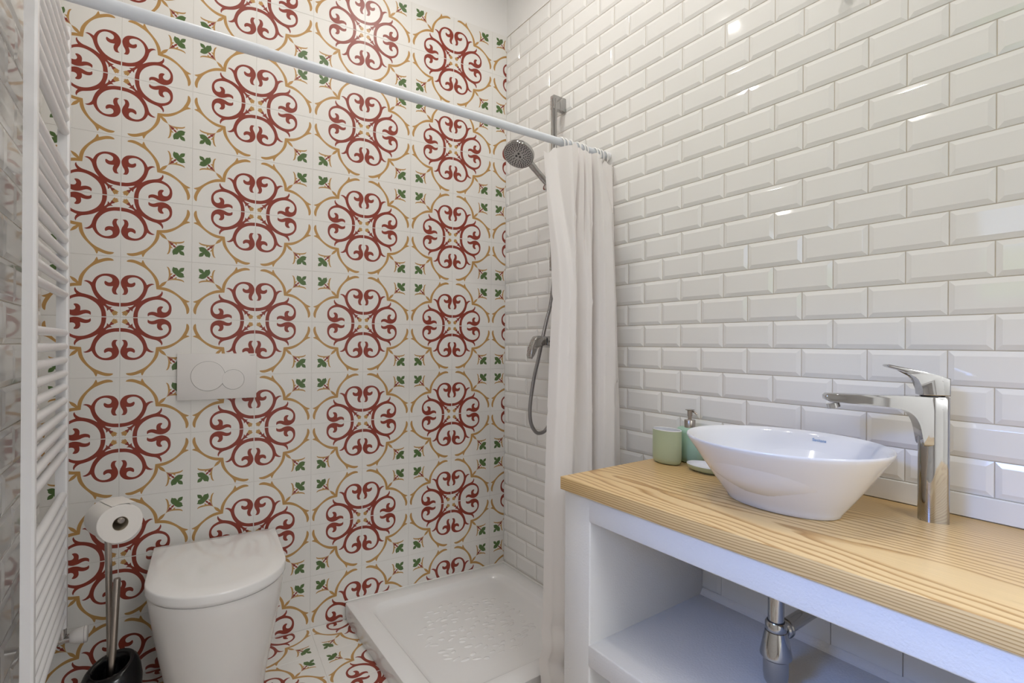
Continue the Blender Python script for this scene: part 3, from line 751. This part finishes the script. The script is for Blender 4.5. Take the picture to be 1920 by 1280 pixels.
for iz in range(NZ + 1):
    row = []
    for iu in range(NU + 1):
        u = iu / NU
        v = iz / NZ
        # top edge sags away from the rings
        ztop = 1.788 - 0.012 * (0.5 - 0.5 * cos(u * 9 * 2 * pi)) - (0.018 if u < 0.14 else 0) * (1 - u / 0.14 if u < 0.14 else 0) - 0.045 * math.exp(-((u - 0.80) / 0.045) ** 2)
        z = ztop + (0.008 - ztop) * v
        xl = lerp_tab(left_edge, z); xr = -0.014
        yb = -0.705 - 0.078 * (1.8 - z) / 1.8
        k = (1.8 - z) / 1.8
        if k < 0.30: q = k / 0.30; q = q * q * (3 - 2 * q); d = fold(F_TOP, u) * (1 - q) + fold(F_MID, u) * q
        elif k < 0.45: d = fold(F_MID, u)
        else: q = (k - 0.45) / 0.55; q = q * q * (3 - 2 * q); d = fold(F_MID, u) * (1 - q) + fold(F_BOT, u) * q
        # a broad flap folds over at the top right
        if u > 0.57:
            e_ = 0.85 if z < 1.58 else 0.87 + (0.63 - 0.87) * min(1, (z - 1.58) / 0.20)
            u2 = 0.57 + (u - 0.57) * (0.822 - 0.57) / (e_ - 0.57) if u < e_ else 0.822 + (u - e_) * (1 - 0.822) / (1 - e_)
            if k < 0.45: d = fold(F_MID, u2)
        # soft slumps near the hem
        low = max(0.0, min(1.0, (0.34 - z) / 0.25))
        slump = low * 0.014 * sin((z - 0.05 * sin(u * 7 + 1)) * 58) * (0.6 + 0.4 * sin(u * 11))
        # packing creases
        cr = 0.0
        for cz in (1.545, 1.27, 1.10, 0.90, 0.69, 0.55): cr += 0.0042 * math.exp(-((z - cz - 0.006 * sin(u * 40 + cz * 30)) / 0.007) ** 2) * (0.4 + 0.6 * max(0, sin(u * 23 + cz * 51)))
        x = xl + (xr - xl) * u + 0.003 * sin(z * 6 + u * 9)
        row.append(bm.verts.new(Vector((x, yb - d * 1.75 - slump - cr, z)) - CO))
    rows.append(row)
for a, b_ in zip(rows, rows[1:]):
    for i in range(NU): bm.faces.new((a[i], a[i + 1], b_[i + 1], b_[i]))
obj('cloth', bm, 'curtain', cur, True)
for i, x in enumerate(RING_X):
    bm = bmesh.new(); rr_ = 0.0235; tl_ = 0.25 * (i % 3 - 1)
    pts = [(x - 0.002 * cos(a) + tl_ * 0.010 * sin(a) , RY + rr_ * 0.95 * sin(a), RZ - 0.009 + rr_ * 1.15 * cos(a)) for a in [2 * pi * k / 24 for k in range(25)]]
    tube(bm, [Vector(p) - CO for p in pts], 0.0025, 8, False); obj('ring', bm, 'lid', cur, True)

# ------------------------------------------------------------------ shower rail, hand shower, hose, mixer
SRX, SRY = -0.055, -0.424
rail = empty('shower_rail', (SRX, SRY, 1.42), 'chrome vertical shower rail on the tiled wall behind the curtain', 'shower rail')
RO = Vector((SRX, SRY, 1.42))
bm = bmesh.new(); tube(bm, [(0, 0, 1.435 - 1.42), (0, 0, 2.12 - 1.42)], 0.0130, 20); obj('bar', bm, 'chrome', rail, True)
for z in (2.105, 1.45):
    obj('bracket', bbox_bevel(Vector((-0.066, SRY - 0.0115, z - 0.028)) - RO, Vector((-0.0008, SRY + 0.0115, z + 0.028)) - RO, 0.002, 2), 'chrome', rail, 30)
HH = Vector((-0.232, -0.427, 1.858))
HA = Vector((-0.083, -0.424, 1.775))
bm = bmesh.new(); tube(bm, [Vector((-0.03, SRY, 1.78)) - RO, Vector((-0.085, SRY, 1.78)) - RO], 0.016, 20); obj('slider', bm, 'chrome', rail, 40)
bm = bmesh.new(); tube(bm, [Vector((-0.080, SRY, 1.752)) - RO, Vector((-0.100, SRY, 1.755)) - RO], 0.013, 20); obj('slider_knob', bm, 'chrome', rail, 40)
hand = empty('hand_shower', HA, 'round chrome hand shower head tilted out from the rail', 'hand shower')
nrm = Vector((-0.50, -0.26, -0.83)).normalized(); u_, v_ = frame_at(nrm)
hm = basis(HH - HA, u_, v_, nrm)
bm = bmesh.new(); lathe(bm, [(0.0, -0.024), (0.018, -0.0235), (0.034, -0.020), (0.050, -0.014), (0.0600, -0.004), (0.0610, 0.006), (0.0595, 0.0105), (0.0570, 0.0105), (0.0565, 0.009), (0.0, 0.009)], 48, mat4=hm); obj('head', bm, 'chrome', hand, 35)
bm = bmesh.new(); lathe(bm, [(0.0, 0.0085), (0.0565, 0.0085), (0.0560, 0.0105), (0.0, 0.0115)], 48, mat4=hm); face = obj('spray_face', bm, 'nozzle', hand, 35)
bm = bmesh.new()
for rad, cnt in ((0.050, 34), (0.043, 28), (0.036, 22), (0.029, 16), (0.022, 12)):
    for k in range(cnt):
        a = 2 * pi * k / cnt + rad * 40
        lathe(bm, [(0.0, 0.0100), (0.0023, 0.0100), (0.0018, 0.0128), (0.0, 0.0130)], 6, mat4=hm @ Matrix.Translation((rad * cos(a), rad * sin(a), 0)))
for k in range(3):
    a = 2 * pi * k / 3
    lathe(bm, [(0.0, 0.0100), (0.0045, 0.0100), (0.0042, 0.0126), (0.0, 0.0128)], 10, mat4=hm @ Matrix.Translation((0.0085 * cos(a), 0.0085 * sin(a), 0)))
o = obj('nozzles', bm, 'darkgrey', hand, True); o['kind'] = 'stuff'
hdir = (HA + Vector((0.02, 0, -0.022)) - HH).normalized()
bm = bmesh.new(); tube(bm, catmull([HH + hdir * 0.030 - nrm * 0.010 - HA, HH + hdir * 0.065 - nrm * 0.010 - HA, HH + hdir * 0.12 - nrm * 0.004 - HA, HH + hdir * 0.20 - HA], 5), [0.0155] * 4 + [0.0135] * 4 + [0.0125] * 8, 20); obj('handle', bm, 'chrome', hand, 40)
hp = [HH + hdir * 0.196, HH + hdir * 0.225 + Vector((0, 0, -0.006)), (-0.030, -0.415, 1.66), (-0.030, -0.405, 1.45), (-0.046, -0.40, 1.294), (-0.068, -0.40, 1.221), (-0.087, -0.40, 1.151), (-0.108, -0.40, 1.068), (-0.132, -0.40, 0.983), (-0.150, -0.40, 0.877), (-0.147, -0.40, 0.812), (-0.125, -0.40, 0.772), (-0.100, -0.40, 0.761), (-0.072, -0.402, 0.771), (-0.052, -0.407, 0.810), (-0.045, -0.425, 0.92), (-0.045, -0.430, 1.02), (-0.045, -0.430, 1.085)]
bm = bmesh.new(); tube(bm, catmull([Vector(p) - Vector((-0.1, -0.40, 0.754)) for p in hp], 6), 0.0074, 12)
tag(obj('shower_hose', bm, 'hose', None, True, (-0.1, -0.40, 0.754)), 'grey metal shower hose looping down below the wall mixer', 'hose')
MX = Vector((-0.045, -0.43, 1.13))
mixr = empty('shower_mixer', MX, 'chrome lever mixer on the shower wall half hidden by the curtain', 'shower mixer')
bm = bmesh.new(); tube(bm, [(0, 0.085, 0), (0, 0.08, 0), (0, -0.08, 0), (0, -0.085, 0)], [0.019, 0.0225, 0.0225, 0.019], 24); obj('body', bm, 'chrome', mixr, 40)
for y in (0.072, -0.072):
    bm = bmesh.new(); tube(bm, [(0.0, y, 0), (0.0441, y, 0)], 0.017, 20); obj('union', bm, 'chrome', mixr, 40)
    bm = bmesh.new(); tube(bm, [(0.034, y, 0), (0.0442, y, 0)], [0.022, 0.030], 24); obj('rosette', bm, 'chrome', mixr, 40)
bm = bmesh.new(); tube(bm, [(0.01, 0, 0.004), (-0.055, 0, 0.004)], 0.0205, 24); obj('cartridge_housing', bm, 'chrome', mixr, 40)
bm = bmesh.new()
prof = [(0.054, -0.012), (0.056, 0.023), (0.094, 0.026), (0.108, 0.022), (0.119, 0.008), (0.130, -0.020), (0.1385, -0.052), (0.136, -0.064), (0.127, -0.066), (0.120, -0.052), (0.110, -0.022), (0.098, -0.012)]
extrude_profile(bm, prof, 0.0155, (0, 0, 0), (-1, 0, 0), 0.006, 3); obj('lever', bm, 'chrome', mixr, 50)
bm = bmesh.new(); tube(bm, [(0, 0, -0.02), (0, 0, -0.052)], 0.0105, 16); obj('hose_nut', bm, 'chrome', mixr, 40)

# ------------------------------------------------------------------ toilet (square to the back wall)
UT = 1.193
toi = empty('toilet', BDIR * UT - BN * 0.25, 'white back-to-wall toilet with closed lid below the flush plate', 'toilet')
toi.rotation_euler = (0, 0, -TH)
# local: x right, y away from the room (0.25 = wall face), z up
def dshape(w, b0, b1, b2, z, n=28, rc=0.0, crown=0):
    """flat back at distance b0 from the wall, straight sides to b1, half ellipse to b2"""
    pts = []
    def P(x, off): pts.append(Vector((x, 0.25 - off, z)))
    P(-w / 2 + rc, b0); P(-w / 6, b0); P(w / 6, b0); P(w / 2 - rc, b0); P(w / 2, b0 + rc)
    for k in range(1, 5): P(w / 2, b0 + rc + (b1 - b0 - rc) * k / 5)
    for k in range(n + 1):
        a = pi * k / n; P(w / 2 * cos(a), b1 + (b2 - b1) * sin(a))
    for k in range(4, 0, -1): P(-w / 2, b0 + rc + (b1 - b0 - rc) * k / 5)
    P(-w / 2, b0 + rc)
    return pts
bm = bmesh.new()
loft(bm, [dshape(0.255, 0.001, 0.25, 0.405, 0.0, rc=0.002), dshape(0.262, 0.001, 0.255, 0.412, 0.012, rc=0.002), dshape(0.272, 0.001, 0.26, 0.418, 0.06, rc=0.002), dshape(0.295, 0.001, 0.272, 0.435, 0.14, rc=0.002),
          dshape(0.322, 0.001, 0.285, 0.456, 0.22, rc=0.002), dshape(0.344, 0.001, 0.295, 0.474, 0.30, rc=0.002), dshape(0.358, 0.001, 0.302, 0.486, 0.355, rc=0.002), dshape(0.364, 0.001, 0.306, 0.490, 0.385, rc=0.002), dshape(0.362, 0.003, 0.305, 0.488, 0.3925, rc=0.002), dshape(0.34, 0.02, 0.30, 0.474, 0.394, rc=0.002)])
obj('bowl', bm, 'toilet', toi, 60)
bm = bmesh.new()
loft(bm, [dshape(0.350, 0.036, 0.306, 0.484, 0.3935, rc=0.006), dshape(0.356, 0.034, 0.308, 0.488, 0.3945, rc=0.006), dshape(0.356, 0.034, 0.308, 0.488, 0.3990, rc=0.006), dshape(0.350, 0.036, 0.306, 0.484, 0.3995, rc=0.006)])
obj('seat', bm, 'lid', toi, 60)
bm = bmesh.new()
loft(bm, [dshape(0.366, 0.032, 0.308, 0.492, 0.3985, rc=0.004), dshape(0.373, 0.030, 0.31, 0.4965, 0.401, rc=0.004), dshape(0.3745, 0.029, 0.31, 0.4975, 0.408, rc=0.004), dshape(0.3745, 0.029, 0.31, 0.4975, 0.424, rc=0.004), dshape(0.3725, 0.030, 0.31, 0.4965, 0.4285, rc=0.004), dshape(0.368, 0.032, 0.309, 0.4935, 0.4305, rc=0.004), dshape(0.30, 0.06, 0.28, 0.44, 0.4325, rc=0.004)])
obj('lid', bm, 'lid', toi, 60)
for sx in (-0.075, 0.075):
    bm = bmesh.new(); tube(bm, [(sx - 0.02, 0.232, 0.405), (sx + 0.02, 0.232, 0.405)], 0.011, 14); obj('hinge', bm, 'chrome', toi, 40)

# ------------------------------------------------------------------ flush plate
fpc = BDIR * 1.1955 + Vector((0, 0, 1.0))
fl = empty('flush_plate', fpc, 'white rectangular flush plate with two round buttons above the toilet', 'flush plate', -TH)
obj('plate', bbox_bevel((-0.123, -0.0115, -0.0815), (0.123, -0.0003, 0.0815), 0.0015, 2), 'plastic', fl, 30)
def disc(name, cx, cz, r, y0, par):
    bm = bmesh.new(); m4 = basis((cx, y0, cz), (1, 0, 0), (0, 0, 1), (0, -1, 0))
    lathe(bm, [(0.0, -0.003), (r, -0.003), (r, 0.0006), (r - 0.0008, 0.0013), (0.0, 0.0014)], 56, mat4=m4); return obj(name, bm, 'plastic', par, 35)
def ringm(name, cx, cz, r, y0, par):
    bm = bmesh.new(); m4 = basis((cx, y0, cz), (1, 0, 0), (0, 0, 1), (0, -1, 0))
    lathe(bm, [(0.0, -0.002), (r + 0.0010, -0.002), (r + 0.0010, 0.00012), (0.0, 0.00012)], 56, mat4=m4); return obj(name, bm, 'ink_grey', par, 35)
b1 = disc('button', -0.0305, 0.0015, 0.052, -0.0115, fl); ringm('joint', -0.0305, 0.0015, 0.052, -0.0115, b1)
b2 = disc('button', 0.0475, -0.0125, 0.0355, -0.0120, fl); ringm('joint', 0.0475, -0.0125, 0.0355, -0.0118, b2)
o = text_mesh('maker_print', 'GEBERIT', 0.0045, 'ink_grey', basis((0.1095, -0.01165, 0.0755), (1, 0, 0), (0, 0, 1), (0, -1, 0)), fl, 0.0001); o['label'] = 'tiny grey lettering'

# ------------------------------------------------------------------ toilet brush stand, brush, roll
SB = Vector((-1.483, -0.12, 0))
std = empty('paper_and_brush_stand', SB, 'steel roll stand with black brush pot beside the toilet', 'stand')
bm = bmesh.new(); lathe(bm, [(0.0, 0.0), (0.062, 0.0), (0.066, 0.004), (0.066, 0.010), (0.0, 0.012)], 40); obj('base', bm, 'black', std, 40)
L_ = []
def tilt(r, z, k=0.0): return [Vector((r * cos(2 * pi * i / 40) + 0.004, r * sin(2 * pi * i / 40) - 0.0, z + k * (cos(2 * pi * i / 40) * 0.75 + sin(2 * pi * i / 40) * 0.66) * r)) for i in range(40)]
for r, z, k in ((0.050, 0.010, 0), (0.064, 0.025, 0), (0.071, 0.055, 0), (0.075, 0.09, 0.05), (0.076, 0.118, 0.12), (0.072, 0.144, 0.2), (0.065, 0.163, 0.26), (0.057, 0.172, 0.3), (0.047, 0.172, 0.3), (0.042, 0.165, 0.3), (0.045, 0.14, 0.2), (0.052, 0.08, 0.05), (0.03, 0.05, 0)):
    L_.append(tilt(r, z, k))
bm = bmesh.new(); loft(bm, L_); obj('brush_pot', bm, 'black', std, 60)
bm = bmesh.new(); tube(bm, [(0.0005, 0.045, 0.04), (0.0005, 0.042, 0.16), (-0.006, 0.0, 0.618)], 0.0085, 18); obj('pole', bm, 'steel', std, 40)
RA = Vector((0.36, -0.93, 0)).normalized()            # roll axis, towards the camera
PT_ = Vector((-0.006, 0.0, 0.618))
bm = bmesh.new(); tube(bm, [PT_ - RA * 0.006, PT_ + RA * 0.10, PT_ + RA * 0.103], [0.0085, 0.0085, 0.006], 18); obj('roll_arm', bm, 'steel', std, 40)
br = empty('toilet_brush', SB + Vector((0.006, -0.012, 0.06)), 'steel handled toilet brush leaning in the black pot', 'toilet brush')
bm = bmesh.new(); tube(bm, [(0.0, 0, 0.02), (0.0, 0.0, 0.09), (0.012, -0.005, 0.365), (0.0121, -0.005, 0.37)], [0.009, 0.009, 0.009, 0.0075], 18); obj('handle', bm, 'steel', br, 40)
bm = bmesh.new(); lathe(bm, [(0.0, -0.004), (0.028, 0.0), (0.032, 0.02), (0.026, 0.045), (0.0, 0.05)], 20); obj('bristles', bm, 'plastic', br, True)
RC = SB + PT_ + RA * 0.046 + Vector((0, 0, -0.009))
ru = Vector((0, 0, 1)); rs = RA.cross(ru).normalized()
ro = empty('toilet_roll', RC, 'white toilet paper roll on the steel stand arm', 'toilet roll')
bm = bmesh.new(); N = 56; L_ = []
for r_, h_ in ((0.0195, -0.048), (0.053, -0.048), (0.0545, -0.0465), (0.0545, 0.0465), (0.053, 0.048), (0.0195, 0.048)):
    lp = []
    for k in range(N):
        a = 2 * pi * k / N
        rr2 = r_ if r_ < 0.03 else r_ * (1 + 0.02 * sin(a * 2 + 0.6) + 0.015 * sin(3 * a))
        lp.append(RA * h_ + (rs * cos(a) + ru * sin(a)) * rr2)
    L_.append(lp)
loft(bm, L_, False, False)
a_ = [v for v in bm.verts]; bm.verts.ensure_lookup_table()
for k in range(N): bm.faces.new((bm.verts[k], bm.verts[(k + 1) % N], bm.verts[5 * N + (k + 1) % N], bm.verts[5 * N + k]))
obj('paper', bm, 'paper', ro, 40)
bm = bmesh.new(); L_ = [[RA * h_ + (rs * cos(2 * pi * k / 32) + ru * sin(2 * pi * k / 32)) * r_ for k in range(32)] for r_, h_ in ((0.0194, -0.048), (0.0194, 0.0478), (0.0184, 0.0478), (0.0184, -0.048))]
loft(bm, L_, False, False); obj('core', bm, 'card', ro, 40)
bm = bmesh.new()
sheet = [[RA * h_ + p for h_ in (-0.047, 0.047)] for p in ((rs * -0.020 + ru * 0.0525), (rs * 0.000 + ru * 0.0552), (rs * 0.022 + ru * 0.0535), (rs * 0.037 + ru * 0.0515))] if rs.x > 0 else [[RA * h_ + p for h_ in (-0.047, 0.047)] for p in ((rs * 0.020 + ru * 0.0525), (ru * 0.0552), (rs * -0.022 + ru * 0.0535), (rs * -0.037 + ru * 0.0515))]
for i in range(3):
    f_ = [bm.verts.new(p) for p in (sheet[i][0], sheet[i][1], sheet[i + 1][1], sheet[i + 1][0])]; bm.faces.new(f_)
bmesh.ops.remove_doubles(bm, verts=bm.verts, dist=1e-5); bmesh.ops.solidify(bm, geom=bm.faces[:], thickness=0.0006)
obj('loose_sheet', bm, 'paper', ro, True)

# ------------------------------------------------------------------ towel radiator
rad = empty('towel_radiator', (-1.60, -0.3, 0.29), 'tall white ladder towel radiator on the left wall', 'radiator')
RDO = Vector((-1.60, -0.3, 0.29))
XR = -1.583; YFAR = -0.068; YNEAR = -0.530
def post(y0, y1, depth):
    bm = bmesh.new(); x0, x1 = XR - depth, XR
    pl = [(x0, y0), (x0, y1), (x1 - 0.006, y1), (x1 - 0.0015, y1 - 0.004 if y1 > y0 else y1), (x1, (y0 + y1) / 2), (x1 - 0.0015, y0 + 0.004), (x1 - 0.006, y0)]
    loft(bm, [[Vector((x, y, z)) - RDO for x, y in pl] for z in (0.288, 2.036)])
    return obj('post', bm, 'enamel', rad, 30)
post(YFAR, YFAR + 0.034, 0.028); post(YNEAR - 0.030, YNEAR, 0.0228)
zs = []
for top, n_ in ((2.004, 8), (1.612, 10), (1.147, 10), (0.676, 10)):
    zs += [top - 0.0393 * i for i in range(n_)]
bmb = bmesh.new(); tube(bmb, [(0, YNEAR - 0.008 + 0.3, 0), (0, YFAR + 0.004 + 0.3, 0)], 0.0108, 16)
mb = mesh_of(bmb, 'bar', ['enamel']); mb.shade_smooth()
mb.set_sharp_from_angle(angle=0.7)
for z in zs:
    o = bpy.data.objects.new('bar', mb); COL.objects.link(o); o.parent = rad; o.location = (XR - 0.0125 + 1.60, 0, z - 0.29)
for y in (YFAR + 0.017,):
    for z in (0.55, 1.60):
        bm = bmesh.new(); tube(bm, [Vector((XL + 0.0003, y, z)) - RDO, Vector((XR - 0.016, y, z)) - RDO], 0.009, 12); obj('wall_bracket', bm, 'enamel', rad, 40)
vy = YFAR + 0.017
bm = bmesh.new(); tube(bm, [Vector((XR - 0.013, vy, 0.292)) - RDO, Vector((XR - 0.013, vy, 0.255)) - RDO], 0.0115, 16); obj('valve_union', bm, 'chrome', rad, 40)
bm = bmesh.new(); tube(bm, [Vector((XL + 0.0003, vy, 0.252)) - RDO, Vector((XR + 0.004, vy, 0.252)) - RDO, Vector((XR + 0.006, vy, 0.252)) - RDO], [0.012, 0.012, 0.014], 16); obj('valve_body', bm, 'chrome', rad, 40)
bm = bmesh.new(); tube(bm, [Vector((XR + x, vy, 0.252)) - RDO for x in (0.004, 0.006, 0.018, 0.036, 0.044, 0.046)], [0.012, 0.0155, 0.0205, 0.0235, 0.0235, 0.021], 24); o = obj('thermostat_head', bm, 'plastic', rad, 40)
bm = bmesh.new(); tube(bm, [Vector((XR + x, vy, 0.252)) - RDO for x in (0.0372, 0.0382)], 0.0237, 24); obj('dial_ring', bm, 'ink_grey', o, 40)

# ------------------------------------------------------------------ brass knob high on the right wall
kb = empty('wall_knob', (-0.0, -1.472, 1.999), 'small brass knob high on the white tiled wall, cut by the top edge', 'knob')
bm = bmesh.new(); lathe(bm, [(0.0, 0.0003), (0.014, 0.0003), (0.014, 0.003), (0.006, 0.006), (0.006, 0.016), (0.0125, 0.019), (0.0155, 0.025), (0.0125, 0.031), (0.0, 0.034)], 28, mat4=basis((0, 0, 0), (0, 1, 0), (0, 0, 1), (-1, 0, 0))); obj('knob_body', bm, 'brass', kb, 40)

# ------------------------------------------------------------------ ceiling spots (out of frame)
PLACE = ['above the toilet', 'above the shower tray', 'in the middle of the room', 'above the wash basin']
for i, ((x, y), w_) in enumerate(zip(SPOTS, SPOT_W)):
    sp = empty('ceiling_spot', (x, y, CEIL_Z), 'round white ceiling spot ' + PLACE[i], 'ceiling lamp')
    bm = bmesh.new(); lathe(bm, [(0.030, -0.0005), (0.048, -0.0005), (0.046, -0.008), (0.034, -0.010), (0.030, -0.004)], 32); obj('trim_ring', bm, 'enamel', sp, 40)
    bm = bmesh.new(); lathe(bm, [(0.0, -0.0005), (0.030, -0.0005), (0.030, -0.003), (0.0, -0.003)], 24); obj('lens', bm, 'lampglass', sp, 40)
    a = area('spot_light', (x, y, CEIL_Z - 0.014), (x, y, 0), 0.07, 0.07, w_, (1.0, 0.955, 0.90), 'DISK')
